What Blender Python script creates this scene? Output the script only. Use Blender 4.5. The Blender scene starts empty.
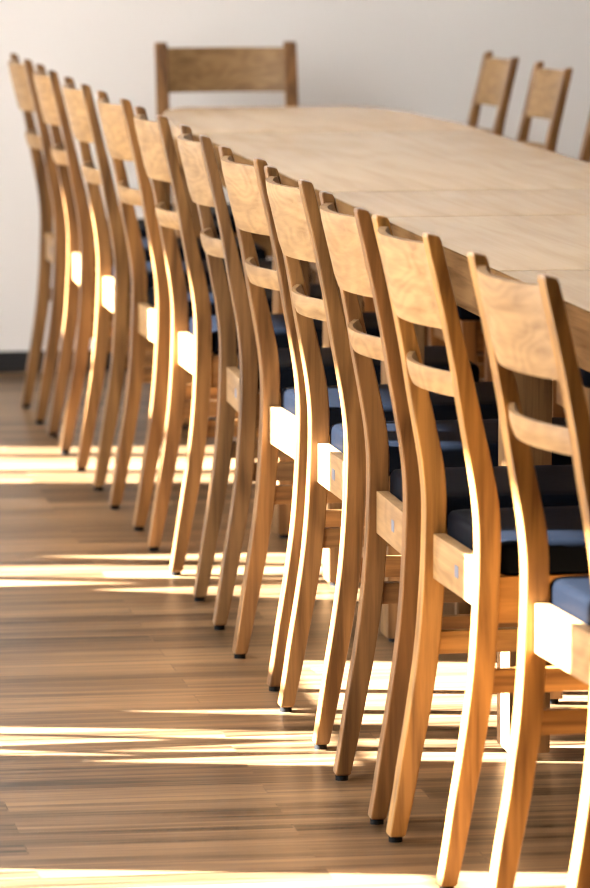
import bpy, bmesh, math, random
from mathutils import Vector, Matrix

S = bpy.context.scene
COL = S.collection
PI = math.pi
random.seed(4)

# ------------------------------------------------------------------ camera
CAM_F, CAM_H, CAM_YAW, CAM_PITCH = 4710.13, 1.38082, 0.154421, 0.125609
cam_data = bpy.data.cameras.new('camera')
cam = bpy.data.objects.new('camera', cam_data)
COL.objects.link(cam)
cam.location = (0, 0, CAM_H)
cam.rotation_euler = (PI / 2 - CAM_PITCH, 0, -CAM_YAW)
cam_data.sensor_fit = 'VERTICAL'
cam_data.sensor_height = 36.0
cam_data.sensor_width = 36.0 * 590 / 888
cam_data.lens = CAM_F * 36.0 / 888
cam_data.clip_start = 0.1
cam_data.clip_end = 100
cam_data.dof.use_dof = True
cam_data.dof.focus_distance = 7.2
cam_data.dof.aperture_fstop = 7.8
S.camera = cam

# ------------------------------------------------------------------ world, sun, exposure
SUN_DY, SUN_DZ = -0.23, -0.592            # direction of travel for one metre of +X
world = bpy.data.worlds.new('daylight')
S.world = world
world.use_nodes = True
bg = world.node_tree.nodes['Background']
bg.inputs['Color'].default_value = (0.97, 0.985, 1.0, 1)
bg.inputs['Strength'].default_value = 12.3

sun_data = bpy.data.lights.new('sun', 'SUN')
sun_data.energy = 115.0
sun_data.color = (1.0, 0.99, 0.97)
sun_data.angle = 0.009
sun = bpy.data.objects.new('sun', sun_data)
COL.objects.link(sun)
sun.location = (-6, 9, 6)
sun.rotation_euler = Vector((1, SUN_DY, SUN_DZ)).to_track_quat('-Z', 'Y').to_euler()

S.view_settings.view_transform = 'Standard'
S.view_settings.look = 'None'
S.view_settings.gamma = 1
S.view_settings.exposure = 0.22
S.view_settings.use_curve_mapping = False
S.cycles.use_denoising = True
S.cycles.denoising_input_passes = 'RGB_ALBEDO_NORMAL'
S.cycles.denoising_prefilter = 'ACCURATE'
S.cycles.filter_width = 1.1
S.cycles.max_bounces = 8
S.cycles.diffuse_bounces = 5


# ------------------------------------------------------------------ materials
def new_mat(name):
    m = bpy.data.materials.new(name)
    m.use_nodes = True
    return m, m.node_tree.nodes, m.node_tree.links, m.node_tree.nodes['Principled BSDF']


def plain(name, col, rough=0.5, spec=0.5):
    m, n, l, b = new_mat(name)
    b.inputs['Base Color'].default_value = (*col, 1)
    b.inputs['Roughness'].default_value = rough
    b.inputs['Specular IOR Level'].default_value = spec
    return m


def wood(name, axis, light, dark, rough=0.42, freq=1.0, tint=True, flame=0.0, spec=0.35, bump=0.12):
    """Oak with its grain along one object axis; the object's own colour tints it."""
    m, n, l, b = new_mat(name)
    tc = n.new('ShaderNodeTexCoord')
    oi = n.new('ShaderNodeObjectInfo')
    off = n.new('ShaderNodeVectorMath'); off.operation = 'SCALE'
    off.inputs[0].default_value = (3.7, 5.1, 2.3)
    l.new(oi.outputs['Random'], off.inputs['Scale'])
    add = n.new('ShaderNodeVectorMath'); add.operation = 'ADD'
    l.new(tc.outputs['Object'], add.inputs[0]); l.new(off.outputs[0], add.inputs[1])
    mp = n.new('ShaderNodeMapping')
    sc = [70.0 * freq] * 3
    sc['xyz'.index(axis)] = 3.5 * freq
    mp.inputs['Scale'].default_value = sc
    l.new(add.outputs[0], mp.inputs['Vector'])
    nz = n.new('ShaderNodeTexNoise')
    nz.inputs['Scale'].default_value = 1.0
    nz.inputs['Detail'].default_value = 5
    nz.inputs['Roughness'].default_value = 0.6
    nz.inputs['Distortion'].default_value = 0.5
    l.new(mp.outputs[0], nz.inputs['Vector'])
    # broad growth rings
    mp2 = n.new('ShaderNodeMapping')
    sc2 = [11.0 * freq] * 3
    sc2['xyz'.index(axis)] = (2.2 + 2.5 * flame) * freq
    mp2.inputs['Scale'].default_value = sc2
    l.new(add.outputs[0], mp2.inputs['Vector'])
    nz2 = n.new('ShaderNodeTexNoise')
    nz2.inputs['Scale'].default_value = 1.0
    nz2.inputs['Detail'].default_value = 1.5
    l.new(mp2.outputs[0], nz2.inputs['Vector'])
    mul = n.new('ShaderNodeMath'); mul.operation = 'MULTIPLY'
    mul.inputs[1].default_value = 34.0 + 40.0 * flame
    l.new(nz2.outputs['Fac'], mul.inputs[0])
    sn = n.new('ShaderNodeMath'); sn.operation = 'SINE'
    l.new(mul.outputs[0], sn.inputs[0])
    ring = n.new('ShaderNodeMapRange')
    ring.inputs['From Min'].default_value = -1; ring.inputs['From Max'].default_value = 1
    ring.inputs['To Min'].default_value = -0.10 + 0.02 * flame
    ring.inputs['To Max'].default_value = 0.10 - 0.02 * flame
    l.new(sn.outputs[0], ring.inputs['Value'])
    sm = n.new('ShaderNodeMath'); sm.operation = 'ADD'
    l.new(nz.outputs['Fac'], sm.inputs[0]); l.new(ring.outputs[0], sm.inputs[1])
    cr = n.new('ShaderNodeValToRGB')
    cr.color_ramp.elements[0].position = 0.28; cr.color_ramp.elements[0].color = (*dark, 1)
    cr.color_ramp.elements[1].position = 0.66; cr.color_ramp.elements[1].color = (*light, 1)
    l.new(sm.outputs[0], cr.inputs['Fac'])
    out = cr.outputs['Color']
    if tint:
        mx = n.new('ShaderNodeMix'); mx.data_type = 'RGBA'; mx.blend_type = 'MULTIPLY'
        mx.inputs['Factor'].default_value = 1.0
        l.new(out, mx.inputs['A']); l.new(oi.outputs['Color'], mx.inputs['B'])
        out = mx.outputs['Result']
    l.new(out, b.inputs['Base Color'])
    b.inputs['Roughness'].default_value = rough
    b.inputs['Specular IOR Level'].default_value = spec
    bp = n.new('ShaderNodeBump')
    bp.inputs['Strength'].default_value = bump
    bp.inputs['Distance'].default_value = 0.001
    l.new(nz.outputs['Fac'], bp.inputs['Height'])
    l.new(bp.outputs[0], b.inputs['Normal'])
    return m


OAK_L, OAK_D = (0.29, 0.146, 0.048), (0.105, 0.047, 0.0145)
MAT = {
    'oak_z': wood('oak_upright_grain', 'z', OAK_L, OAK_D, rough=0.34, spec=0.5),
    'oak_x': wood('oak_lengthwise_grain', 'x', OAK_L, OAK_D),
    'oak_y': wood('oak_crosswise_grain', 'y', (0.44, 0.272, 0.120), (0.27, 0.152, 0.060), flame=1.0),
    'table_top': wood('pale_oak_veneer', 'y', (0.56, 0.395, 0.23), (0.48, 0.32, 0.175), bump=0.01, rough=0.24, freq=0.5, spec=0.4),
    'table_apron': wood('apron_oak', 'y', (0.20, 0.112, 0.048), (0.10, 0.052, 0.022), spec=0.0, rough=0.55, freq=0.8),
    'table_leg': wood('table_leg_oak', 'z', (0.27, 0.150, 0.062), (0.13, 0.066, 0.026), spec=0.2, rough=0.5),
    'black': plain('black_rubber', (0.004, 0.004, 0.004), 0.6, 0.2),
    'skirting': plain('black_skirting', (0.006, 0.006, 0.007), 0.6),
    'plug': plain('grey_blue_plug', (0.16, 0.18, 0.24), 0.5),
    'ceiling': plain('white_ceiling', (0.80, 0.79, 0.77), 0.9),
    'dark_wall': plain('dark_timber_wall', (0.20, 0.15, 0.11), 0.7),  # unseen walls, made dark to cut bounced light on the chair sides
    'frame': plain('white_window_frame', (0.75, 0.75, 0.74), 0.45),
}

# black leather seat
m, n, l, b = new_mat('black_leather')
b.inputs['Base Color'].default_value = (0.004, 0.0055, 0.009, 1)
b.inputs['Roughness'].default_value = 0.42
b.inputs['IOR'].default_value = 1.06
nz = n.new('ShaderNodeTexNoise'); nz.inputs['Scale'].default_value = 60
bp = n.new('ShaderNodeBump'); bp.inputs['Strength'].default_value = 0.1; bp.inputs['Distance'].default_value = 0.002
tc = n.new('ShaderNodeTexCoord')
l.new(tc.outputs['Object'], nz.inputs['Vector']); l.new(nz.outputs['Fac'], bp.inputs['Height']); l.new(bp.outputs[0], b.inputs['Normal'])
MAT['leather'] = m

# plaster
m, n, l, b = new_mat('warm_white_plaster')
tc = n.new('ShaderNodeTexCoord')
nz = n.new('ShaderNodeTexNoise'); nz.inputs['Scale'].default_value = 1.3; nz.inputs['Detail'].default_value = 3
l.new(tc.outputs['Object'], nz.inputs['Vector'])
cr = n.new('ShaderNodeValToRGB')
cr.color_ramp.elements[0].position = 0.3; cr.color_ramp.elements[0].color = (0.80, 0.765, 0.725, 1)
cr.color_ramp.elements[1].position = 0.7; cr.color_ramp.elements[1].color = (0.82, 0.785, 0.745, 1)
l.new(nz.outputs['Fac'], cr.inputs['Fac']); l.new(cr.outputs[0], b.inputs['Base Color'])
b.inputs['Roughness'].default_value = 0.9
MAT['plaster'] = m

# laminate floor: narrow staves running across the room (object X)
m, n, l, b = new_mat('grey_brown_laminate')
tc = n.new('ShaderNodeTexCoord')
br = n.new('ShaderNodeTexBrick')
br.offset = 0.37; br.offset_frequency = 2; br.squash = 1.0
br.inputs['Color1'].default_value = (0.0, 0.0, 0.0, 1)
br.inputs['Color2'].default_value = (1.0, 1.0, 1.0, 1)
br.inputs['Mortar'].default_value = (0.25, 0.25, 0.25, 1)
br.inputs['Scale'].default_value = 1.0
br.inputs['Mortar Size'].default_value = 0.0012
br.inputs['Mortar Smooth'].default_value = 0.3
br.inputs['Bias'].default_value = 0.0
br.inputs['Brick Width'].default_value = 0.62
br.inputs['Row Height'].default_value = 0.075
l.new(tc.outputs['Object'], br.inputs['Vector'])
mp = n.new('ShaderNodeMapping'); mp.inputs['Scale'].default_value = (1.7, 42, 1)
l.new(tc.outputs['Object'], mp.inputs['Vector'])
addv = n.new('ShaderNodeVectorMath'); addv.operation = 'ADD'
scv = n.new('ShaderNodeVectorMath'); scv.operation = 'SCALE'; scv.inputs['Scale'].default_value = 9.0
l.new(br.outputs['Color'], scv.inputs[0]); l.new(mp.outputs[0], addv.inputs[0]); l.new(scv.outputs[0], addv.inputs[1])
nz = n.new('ShaderNodeTexNoise'); nz.inputs['Scale'].default_value = 1.0; nz.inputs['Detail'].default_value = 6; nz.inputs['Roughness'].default_value = 0.62
l.new(addv.outputs[0], nz.inputs['Vector'])
mx = n.new('ShaderNodeMix'); mx.data_type = 'RGBA'; mx.blend_type = 'MIX'; mx.inputs['Factor'].default_value = 0.20
l.new(nz.outputs['Fac'], mx.inputs['A']); l.new(br.outputs['Color'], mx.inputs['B'])
cr = n.new('ShaderNodeValToRGB')
cr.color_ramp.elements[0].position = 0.33; cr.color_ramp.elements[0].color = (0.026, 0.014, 0.0065, 1)
cr.color_ramp.elements[1].position = 0.66; cr.color_ramp.elements[1].color = (0.27, 0.163, 0.082, 1)
l.new(mx.outputs['Result'], cr.inputs['Fac']); l.new(cr.outputs[0], b.inputs['Base Color'])
b.inputs['Roughness'].default_value = 0.33
b.inputs['Specular IOR Level'].default_value = 0.1
MAT['floor'] = m


# ------------------------------------------------------------------ mesh helpers
def finish(name, bm, mat, parent=None, smooth=True, color=None, sharp=19.0):
    bmesh.ops.recalc_face_normals(bm, faces=bm.faces[:])
    me = bpy.data.meshes.new(name)
    bm.to_mesh(me); bm.free()
    me.materials.append(mat)
    if smooth:
        for p in me.polygons:
            p.use_smooth = True
        me.set_sharp_from_angle(angle=math.radians(sharp))
    o = bpy.data.objects.new(name, me)
    COL.objects.link(o)
    if parent:
        o.parent = parent
    if color:
        o.color = color
    return o


def bm_box(lo, hi, bevel=0.0, seg=2):
    bm = bmesh.new()
    bmesh.ops.create_cube(bm, size=1.0)
    for v in bm.verts:
        v.co = Vector([lo[i] + (v.co[i] + 0.5) * (hi[i] - lo[i]) for i in range(3)])
    if bevel:
        bmesh.ops.bevel(bm, geom=bm.edges[:], offset=bevel, segments=seg, profile=0.7, affect='EDGES')
    return bm


def bm_loft(sections, close=True):
    bm = bmesh.new()
    rings = [[bm.verts.new(p) for p in s] for s in sections]
    for a, c in zip(rings, rings[1:]):
        k = len(a)
        for i in range(k):
            bm.faces.new((a[i], a[(i + 1) % k], c[(i + 1) % k], c[i]))
    if close:
        bm.faces.new(rings[0]); bm.faces.new(rings[-1])
    return bm


def bm_cyl(r, z0, z1, x=0, y=0, seg=20, bevel=0.0015):
    bm = bmesh.new()
    bmesh.ops.create_cone(bm, cap_ends=True, segments=seg, radius1=r, radius2=r, depth=z1 - z0,
                          matrix=Matrix.Translation((x, y, (z0 + z1) / 2)))
    return bm


def prop(o, label=None, cat=None, group=None, kind=None):
    if label: o['label'] = label
    if cat: o['category'] = cat
    if group: o['group'] = group
    if kind: o['kind'] = kind
    return o


def struct(name, bm, mat, smooth=False):
    return prop(finish(name, bm, mat, smooth=smooth), kind='structure')


# ------------------------------------------------------------------ the room
FAR_Y = 12.43
EAVE = 1.68                                # unseen overhang, added and sized to cut the top of the sunlight
WIN_TOP = 2.68
WALL_X = -0.80
struct('floor', bm_box((-0.95, -2.6, -0.05), (5.2, FAR_Y + 0.15, 0.0)), MAT['floor'])
struct('wall_back', bm_box((-0.95, FAR_Y, 0.0), (5.2, FAR_Y + 0.15, 2.9)), MAT['plaster'])
struct('baseboard_back', bm_box((WALL_X, FAR_Y - 0.014, 0.0), (5.2, FAR_Y, 0.056), 0.002), MAT['skirting'])

struct('ceiling', bm_box((-0.95, -2.6, 2.9), (5.2, FAR_Y + 0.15, 2.98)), MAT['ceiling'])
struct('wall_right', bm_box((5.2, -2.6, 0.0), (5.3, FAR_Y + 0.15, 2.9)), MAT['dark_wall'])
struct('wall_front', bm_box((-0.95, -2.6, 0.0), (5.2, -2.5, 2.9)), MAT['dark_wall'])
struct('trim_eave', bm_box((WALL_X - 0.02 - EAVE, -2.6, 2.75), (WALL_X - 0.02, FAR_Y + 0.15, 2.80)), MAT['frame'])

# window wall on the left, out of the picture: openings are (y0, y1, z0, z1)
openings = []
windows = []
# below each sill: added gaps shaped to throw the floor's sun stripes, each (z, y low, y high) at two heights, then the heights it spans
gaps = {
    0: [((1.062, 11.138, 11.268), (1.336, 11.190, 11.321), .3, 1.4),
        ((1.052, 10.851, 11.074), (1.321, 10.901, 11.126), .3, 1.4),
        ((1.037, 10.637, 10.799), (1.299, 10.678, 10.840), .3, 1.4)],
    1: [((1.016, 9.535, 9.537), (1.220, 9.495, 9.590), 1.016, 1.4),
        ((0.963, 9.263, 9.425), (1.208, 9.274, 9.436), .3, 1.4),
        ((0.953, 9.136, 9.222), (1.117, 9.201, 9.203), .3, 1.117),
        ((1.054, 9.113, 9.115), (1.186, 9.065, 9.166), 1.054, 1.4)],
    2: [((0.997, 7.832, 7.834), (1.163, 7.817, 7.876), .997, 1.18),
        ((0.870, 7.623, 7.681), (1.145, 7.601, 7.680), .3, 1.18),
        ((0.866, 7.516, 7.611), (1.027, 7.587, 7.589), .3, 1.027),
        ((0.951, 7.482, 7.484), (1.136, 7.499, 7.584), .951, 1.18),
        ((0.860, 7.440, 7.490), (1.000, 7.451, 7.453), .3, 1.0),
        ((0.936, 7.399, 7.401), (1.126, 7.391, 7.472), .936, 1.18)]}
zones = {0: (10.58, 11.40), 1: (9.0, 9.66), 2: (7.34, 7.94)}
for k, (y0, y1, sill) in enumerate(((10.66, 11.60, 1.40), (9.19, 10.10, 1.40), (7.44, 8.345, 1.18), (5.60, 6.64, 1.16))):
    openings.append((y0, y1, sill, WIN_TOP))
    windows.append((y0, y1, sill, WIN_TOP))
    if k in zones:
        openings.append((zones[k][0], zones[k][1], 0.30, sill))
openings.append((5.70, 6.615, 0.12, 1.16))
mullions = [(11.07, 11.25), (7.62, 7.74), (5.93, 6.06)]


def wall_with_openings(x0, x1, ya, yb, zb, zt, ops):
    ys = sorted(set([ya, yb] + [o[0] for o in ops] + [o[1] for o in ops] + [e for p in mullions for e in p]))
    bm = bmesh.new()
    for a, c in zip(ys, ys[1:]):
        mid = (a + c) / 2
        cuts = sorted((o[2], o[3]) for o in ops if o[0] <= mid <= o[1] and not (o[3] == WIN_TOP and any(p <= mid <= q for p, q in mullions)))
        z = zb
        for (u, w) in cuts + [(zt, zt)]:
            if u > z + 1e-4:
                part = bm_box((x0, a, z), (x1, c, u))
                me = bpy.data.meshes.new('tmp'); part.to_mesh(me); part.free()
                bm.from_mesh(me); bpy.data.meshes.remove(me)
            z = max(z, w)
    bmesh.ops.remove_doubles(bm, verts=bm.verts[:], dist=1e-4)
    return bm


struct('wall_left', wall_with_openings(WALL_X - 0.02, WALL_X, -2.6, FAR_Y, 0.0, 2.9, openings), MAT['plaster'])
for k, zone in zones.items():
    sill = windows[k][2]
    zs = sorted(set([0.30 + i * (sill - 0.30) / 30 for i in range(31)] + [min(g[j], sill) for g in gaps[k] for j in (2, 3)]))
    bm = bmesh.new()
    for za, zb in zip(zs, zs[1:]):
        if zb - za < 1e-5:
            continue
        rows = []
        for (z0, a0, c0), (z1, a1, c1), lo, hi in gaps[k]:
            if lo - 1e-6 <= za and zb <= hi + 1e-6:
                e = []
                for z in (za, zb):
                    t = (z - z0) / (z1 - z0)
                    a, c = a0 + (a1 - a0) * t, c0 + (c1 - c0) * t
                    if c < a:
                        a = c = (a + c) / 2
                    e.append((a, c))
                rows.append(e)
        rows.sort(key=lambda e: e[0][0] + e[1][0])
        lows = [(zone[0], zone[0])] + [(e[0][1], e[1][1]) for e in rows]
        highs = [(e[0][0], e[1][0]) for e in rows] + [(zone[1], zone[1])]
        for (ya0, yb0), (ya1, yb1) in zip(lows, highs):
            ya1 = max(ya1, ya0 + 1e-4); yb1 = max(yb1, yb0 + 1e-4)
            vs = [bm.verts.new(p) for x in (WALL_X - 0.02, WALL_X - 0.006) for p in ((x, ya0, za), (x, ya1, za), (x, yb1, zb), (x, yb0, zb))]
            for f in ((0, 1, 2, 3), (7, 6, 5, 4), (0, 4, 5, 1), (1, 5, 6, 2), (2, 6, 7, 3), (3, 7, 4, 0)):
                bm.faces.new([vs[i] for i in f])
    struct('trim_%d' % (k + 1), bm, MAT['frame'])  # unseen slatted boards, added only to shape the sun
for k, (y0, y1, z0, z1) in enumerate(windows):
    bm = bmesh.new()
    for lo, hi in (((WALL_X, y0 - 0.05, z1), (WALL_X + 0.03, y1 + 0.05, z1 + 0.05)),
                   ((WALL_X, y0 - 0.05, z0 - 0.012), (WALL_X + 0.012, y1 + 0.05, z0)),
                   ((WALL_X, y0 - 0.05, z0), (WALL_X + 0.03, y0 - 0.012, z1)),
                   ((WALL_X, y1 + 0.012, z0), (WALL_X + 0.03, y1 + 0.05, z1))):
        p = bm_box(lo, hi)
        me = bpy.data.meshes.new('tmp'); p.to_mesh(me); p.free(); bm.from_mesh(me); bpy.data.meshes.remove(me)
    struct('window_%d' % (k + 1), bm, MAT['frame'])

# ------------------------------------------------------------------ the long table
TX0, TX1, TZ = 1.374, 2.040, 0.757
table = bpy.data.objects.new('conference_table', None)
COL.objects.link(table)
table.location = ((TX0 + TX1) / 2, 8.0, 0)
prop(table, 'long pale oak meeting table with jointed top between the two rows of chairs', 'table')
HW = (TX1 - TX0) / 2


def tbl(name, bm, mat, color=(1, 1, 1, 1), parent=None):
    o = finish(name, bm, mat, None, color=color)
    if parent is None:
        for v in o.data.vertices:
            v.co.y -= 8.0
        o.parent = table
    else:
        for v in o.data.vertices:
            v.co.y -= 8.0
        o.parent = parent
    return o


def prism(pts, z0, z1, bevel=0.0025):
    bm = bmesh.new()
    lo = [bm.verts.new((x, y, z0)) for x, y in pts]
    hi = [bm.verts.new((x, y, z1)) for x, y in pts]
    k = len(pts)
    bm.faces.new(lo[::-1]); bm.faces.new(hi)
    for i in range(k):
        bm.faces.new((lo[i], lo[(i + 1) % k], hi[(i + 1) % k], hi[i]))
    if bevel:
        bmesh.ops.bevel(bm, geom=bm.edges[:], offset=bevel, segments=2, profile=0.6, affect='EDGES')
    return bm


seams = [4.60, 6.877, 7.92, 8.53, 10.347]
tones = [(1.03, 1.02, 1.0, 1), (1.05, 1.04, 1.03, 1), (0.95, 0.92, 0.89, 1), (1.0, 0.98, 0.95, 1)]
for (a, c), tone in zip(zip(seams, seams[1:]), tones):
    tbl('table_panel', bm_box((-HW + 0.004, a + 0.0035, TZ - 0.027), (HW - 0.004, c - 0.0035, TZ), 0.0025), MAT['table_top'], tone)
end_pts = [(-HW, 10.3505), (HW, 10.3505), (HW, 10.62), (HW - 0.025, 10.92), (HW - 0.033, 11.09),
           (HW - 0.052, 11.19), (HW - 0.078, 11.33), (HW - 0.12, 11.40)]
end_pts += [(-x, y) for x, y in reversed(end_pts[2:])]
tbl('table_panel', prism(end_pts, TZ - 0.027, TZ), MAT['table_top'], (1.0, 0.97, 0.93, 1))
for (a, c) in zip(seams, seams[1:]):
    for s in (-1, 1):
        x0, x1 = sorted((s * HW, s * (HW - 0.0038)))
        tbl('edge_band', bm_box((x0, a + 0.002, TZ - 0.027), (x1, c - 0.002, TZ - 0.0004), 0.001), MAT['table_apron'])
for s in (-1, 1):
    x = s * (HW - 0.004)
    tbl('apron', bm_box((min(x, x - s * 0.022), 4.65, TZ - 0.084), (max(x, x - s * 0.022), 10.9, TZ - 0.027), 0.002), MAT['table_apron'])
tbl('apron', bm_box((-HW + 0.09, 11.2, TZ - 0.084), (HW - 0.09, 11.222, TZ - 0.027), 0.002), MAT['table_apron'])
for y in (6.96, 8.01, 8.65, 9.285, 11.13):
    for s in (-1, 1):
        x0 = s * (HW - (0.037 if y < 11 else 0.075)); x1 = x0 - s * 0.064
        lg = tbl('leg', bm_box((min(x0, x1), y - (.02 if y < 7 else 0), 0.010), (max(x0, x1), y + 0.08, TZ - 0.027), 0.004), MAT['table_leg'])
        tbl('foot_pad', bm_cyl(0.024, 0.0, 0.010, (x0 + x1) / 2, y + 0.04), MAT['black'], parent=lg)

# ------------------------------------------------------------------ the chair
REAR = [(0.009, -0.0125), (0.06, -0.0040), (0.10, 0.0015), (0.145, 0.0088), (0.20, 0.0178), (0.247, 0.0243),
        (0.285, 0.0287), (0.333, 0.0325), (0.38, 0.0352), (0.43, 0.0371), (0.478, 0.0374), (0.50, 0.0362),
        (0.5375, 0.0322), (0.571, 0.0264), (0.607, 0.0200), (0.642, 0.0134), (0.69, 0.0060), (0.752, -0.0060),
        (0.815, -0.0200), (0.876, -0.0345)]
FRONT = [(0.009, 0.0100), (0.06, 0.0212), (0.105, 0.0298), (0.1385, 0.0360), (0.176, 0.0437), (0.25, 0.0552),
         (0.29, 0.0600), (0.356, 0.0645), (0.4535, 0.0676), (0.489, 0.0678), (0.518, 0.0658), (0.5445, 0.0622),
         (0.556, 0.0588), (0.59, 0.0520), (0.618, 0.0456), (0.642, 0.0398), (0.6845, 0.0305), (0.736, 0.0178),
         (0.815, -0.0010), (0.880, -0.0165)]


def interp(tab, z):
    if z <= tab[0][0]: return tab[0][1]
    for (a, u), (c, w) in zip(tab, tab[1:]):
        if z <= c:
            return u + (w - u) * (z - a) / (c - a)
    return tab[-1][1]


def smooth_prof(tab, z):
    s = 0.022
    ws = [(interp(tab, min(max(z + d * s, 0.009), 0.88)), w) for d, w in ((-1, 1), (-.5, 2), (0, 3), (.5, 2), (1, 1))]
    if z < 0.035 or z > 0.85:
        return interp(tab, z)
    return sum(v * w for v, w in ws) / sum(w for _, w in ws)


POST_W = 0.032
PITCH = 0.3234


def post_section(z, y, shrink=0.0, zr=None, c=0.0020):
    r = smooth_prof(REAR, z) + shrink; f = smooth_prof(FRONT, z) - shrink
    h = POST_W / 2 - shrink
    pts = [(r, -h + c), (r + c * 0.3, -h + c * 0.3), (r + c, -h), (f - c, -h), (f - c * 0.3, -h + c * 0.3), (f, -h + c),
           (f, h - c), (f - c * 0.3, h - c * 0.3), (f - c, h), (r + c, h), (r + c * 0.3, h - c * 0.3), (r, h - c)]
    zz = z if zr is None else zr
    return [(x, y + q, zz) for x, q in pts]


def bm_post(y):
    zs = [0.009 + i * (0.874 - 0.009) / 52 for i in range(53)]
    secs = [post_section(0.009, y, 0.0015)] + [post_section(max(z, 0.0115), y) for z in zs]
    secs.append(post_section(0.878, y, 0.0012)); secs.append(post_section(0.8795, y, 0.0045))
    # the top end is cut square to the lean
    for k in (-1, -2, -3):
        secs[k] = [(x, q, zz - (x + 0.02) * 0.18) for x, q, zz in secs[k]]
    return bm_loft(secs)


INNER = PITCH - POST_W                     # clear width between the posts


def bm_bowed(z0, z1, front_in, thick, sag, nseg=22, nz=6, over=0.006, round_end=0.0):
    """a board bowed backwards between the posts, leaning with them"""
    L = INNER + 2 * over
    secs = []
    for i in range(nseg + 1):
        t = i / nseg
        y = -L / 2 + L * t
        bow = sag * (1 - (2 * y / INNER) ** 2) if abs(y) < INNER / 2 else 0.0
        dbow = -8 * sag * y / INNER ** 2
        nrm = 1 / math.sqrt(1 + dbow * dbow)
        ring = []
        e = 0.002
        for (z, front) in ([(z0 + (z1 - z0) * j / nz, True) for j in range(nz + 1)] + [(z1 - (z1 - z0) * j / nz, False) for j in range(nz + 1)]):
            xf = smooth_prof(FRONT, min(max(z, z0 + 0.0), z1)) - front_in - bow
            th = thick / nrm
            edge = e if (abs(z - z0) < 1e-6 or abs(z - z1) < 1e-6) else 0.0
            ring.append((xf - edge if front else xf - th + edge, y, z))
        secs.append(ring)
    bm = bm_loft(secs)
    # soften the long rims
    return bm


def seat_bm(x0, x1, hw0, hw1, z0, z1):
    bm = bmesh.new()
    nx, ny = 12, 12
    def ring(inset, z, crown):
        pts = []
        r = 0.016
        cx0, cx1 = x0 + inset, x1 - inset
        def w(x): return (hw0 + (hw1 - hw0) * (x - x0) / (x1 - x0)) - inset
        corner = []
        for (sx, sy, a0) in ((1, 1, 0), (-1, 1, PI / 2), (-1, -1, PI), (1, -1, 1.5 * PI)):
            for k in range(6):
                a = a0 + PI / 2 * k / 5
                px = (cx1 - r if sx > 0 else cx0 + r) + r * math.cos(a)
                hy = w(px)
                py = sy * (hy - r) + r * math.sin(a)
                corner.append((px, py, z))
        return corner
    secs = [ring(0.006, z0, 0), ring(0.0, z0 + 0.006, 0), ring(0.0, z1 - 0.012, 0), ring(0.0015, z1 - 0.006, 0), ring(0.005, z1 - 0.002, 0),
            ring(0.011, z1, 0), ring(0.05, z1 + 0.0015, 0), ring(0.10, z1 + 0.002, 0)]
    return bm_loft(secs)


def make_chair():
    root = bpy.data.objects.new('dining_chair', None)
    COL.objects.link(root)
    for s in (1, -1):
        y = s * PITCH / 2
        p = finish('rear_leg', bm_post(y), MAT['oak_z'], root)
        finish('foot_pad', bm_cyl(0.0098, 0.0, 0.0098, -0.001, y), MAT['black'], p)
    for s in (1, -1):
        y = s * PITCH / 2
        bm = bm_loft([[(x, y + q, z) for x, q in ((x0 + c, -h), (x1 - c, -h), (x1, -h + c), (x1, h - c), (x1 - c, h), (x0 + c, h), (x0, h - c), (x0, -h + c))]
                      for (z, x0, x1, h, c) in ((0.009, .426, .454, .0145, .003), (0.2, .424, .457, .0165, .003), (0.424, .424, .458, .017, .003))])
        p = finish('front_leg', bm, MAT['oak_z'], root)
        finish('foot_pad', bm_cyl(0.0098, 0.0, 0.0098, 0.44, y), MAT['black'], p)
    hb = finish('back_panel', bm_bowed(0.752, 0.866, 0.0008, 0.015, 0.028), MAT['oak_y'], root)
    finish('back_slat', bm_bowed(0.660, 0.693, 0.004, 0.011, 0.029, nz=3), MAT['oak_y'], root)
    rr = finish('rear_rail', bm_box((0.048, -INNER / 2 - .004, 0.374), (0.066, INNER / 2 + .004, 0.437), 0.0015), MAT['oak_y'], root)
    prop(finish('plug', bm_box((0.0474, -0.0115, 0.397), (0.0485, 0.0105, 0.414), 0.0004), MAT['plug'], rr), 'grey blue plug')
    for s in (1, -1):
        y = s * (PITCH / 2 - 0.003)
        finish('side_rail', bm_box((0.060, y - .009, 0.361), (0.43, y + .009, 0.423), 0.0015), MAT['oak_x'], root)
        finish('side_stretcher', bm_box((0.054, y - .009, 0.266), (0.43, y + .009, 0.298), 0.002), MAT['oak_x'], root)
    finish('front_rail', bm_box((0.432, -INNER / 2 - .004, 0.361), (0.450, INNER / 2 + .004, 0.423), 0.0015), MAT['oak_y'], root)
    finish('seat', seat_bm(0.069, 0.468, 0.166, 0.172, 0.4235, 0.469), MAT['leather'], root, sharp=42)
    return root


def set_color(root, col):
    for o in COL.objects:
        if o.parent == root:
            v = 1 + random.uniform(-.035, .035)
            o.color = (col[0] * v, col[1] * v, col[2] * v, 1)


def kids(o):
    return [c for c in COL.objects if c.parent == o]


def copy_tree(src):
    r = src.copy(); COL.objects.link(r)
    for ch in kids(src):
        c = ch.copy(); COL.objects.link(c); c.parent = r
        for g in kids(ch):
            d = g.copy(); COL.objects.link(d); d.parent = c
    return r


proto = make_chair()
state = {'used': False}


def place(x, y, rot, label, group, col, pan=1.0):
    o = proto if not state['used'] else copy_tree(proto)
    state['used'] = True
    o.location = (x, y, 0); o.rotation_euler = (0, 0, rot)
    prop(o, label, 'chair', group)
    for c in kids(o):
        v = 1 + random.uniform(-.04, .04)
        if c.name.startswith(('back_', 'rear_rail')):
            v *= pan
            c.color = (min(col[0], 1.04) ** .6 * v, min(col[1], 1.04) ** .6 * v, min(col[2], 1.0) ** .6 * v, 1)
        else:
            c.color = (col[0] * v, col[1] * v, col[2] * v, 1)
    return o


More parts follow.
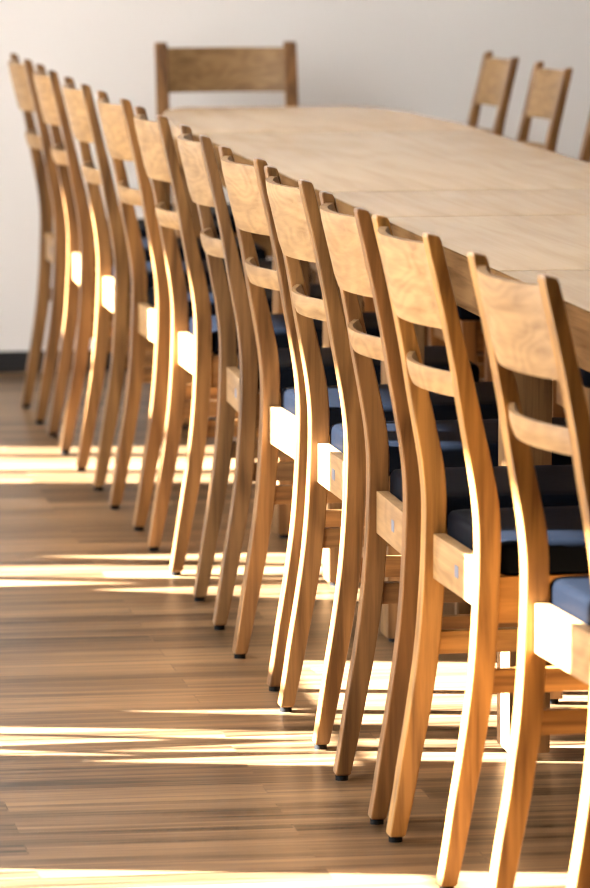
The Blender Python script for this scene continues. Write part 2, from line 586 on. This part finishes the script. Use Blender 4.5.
BOUNCE_GOLD = (1.75, 1.8, 1.5); MID = (1.0, 1.0, 1.0); BROWN = (0.86, 0.88, 0.98); RED = (0.88, 0.80, 0.74)  # the gold tone puts sunlight bounced onto the nearest chairs into their colour
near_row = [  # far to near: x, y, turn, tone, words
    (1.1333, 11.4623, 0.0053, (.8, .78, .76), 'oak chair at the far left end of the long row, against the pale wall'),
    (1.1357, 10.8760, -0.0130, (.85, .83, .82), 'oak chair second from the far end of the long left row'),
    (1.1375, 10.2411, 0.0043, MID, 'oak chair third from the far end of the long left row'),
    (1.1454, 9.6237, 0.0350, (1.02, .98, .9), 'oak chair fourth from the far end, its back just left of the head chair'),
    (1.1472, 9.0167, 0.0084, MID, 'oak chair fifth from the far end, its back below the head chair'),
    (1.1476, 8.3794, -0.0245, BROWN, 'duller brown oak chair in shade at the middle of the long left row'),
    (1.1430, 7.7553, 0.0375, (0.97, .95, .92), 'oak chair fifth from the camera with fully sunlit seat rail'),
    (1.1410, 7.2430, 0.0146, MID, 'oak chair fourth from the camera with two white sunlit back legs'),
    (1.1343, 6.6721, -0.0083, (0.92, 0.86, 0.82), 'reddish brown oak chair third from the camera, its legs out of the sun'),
    (1.1440, 6.2260, 0.0363, BOUNCE_GOLD, 'golden oak chair second from the camera in the left row'),
    (1.1641, 5.6064, 0.0699, BOUNCE_GOLD, 'golden oak chair nearest the camera at the right edge')]
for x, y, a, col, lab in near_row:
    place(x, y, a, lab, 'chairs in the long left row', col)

ordinal = ['farthest', 'second farthest', 'third farthest', 'fourth farthest', 'fifth farthest', 'sixth farthest',
           'seventh farthest', 'eighth farthest']
opp_y = [11.395, 10.824, 10.09, 9.60, 8.98, 8.36]
for k, y in enumerate(opp_y):
    lab = {0: 'oak chair across the table, left of the two whole backs at upper right',
           1: 'oak chair across the table, right of the two whole backs at upper right',
           2: 'oak chair across the table cut off by the right picture edge'}.get(
        k, 'oak chair across the table, %s in that row, mostly hidden under the table' % ordinal[k])
    place((2.262, 2.272, 2.264)[k] if k < 3 else 2.265, y, PI + (random.uniform(-.02, .02) if k > 2 else 0), lab, 'chairs along the far side of the table', (.90, .84, .78), .74)
head = place(1.709, 12.13, -PI / 2, 'oak chair at the head of the table, seen from the front', 'chair at the table head', (.90, .84, .78), .72)
head.scale = (1.0, 1.045, 1.004)
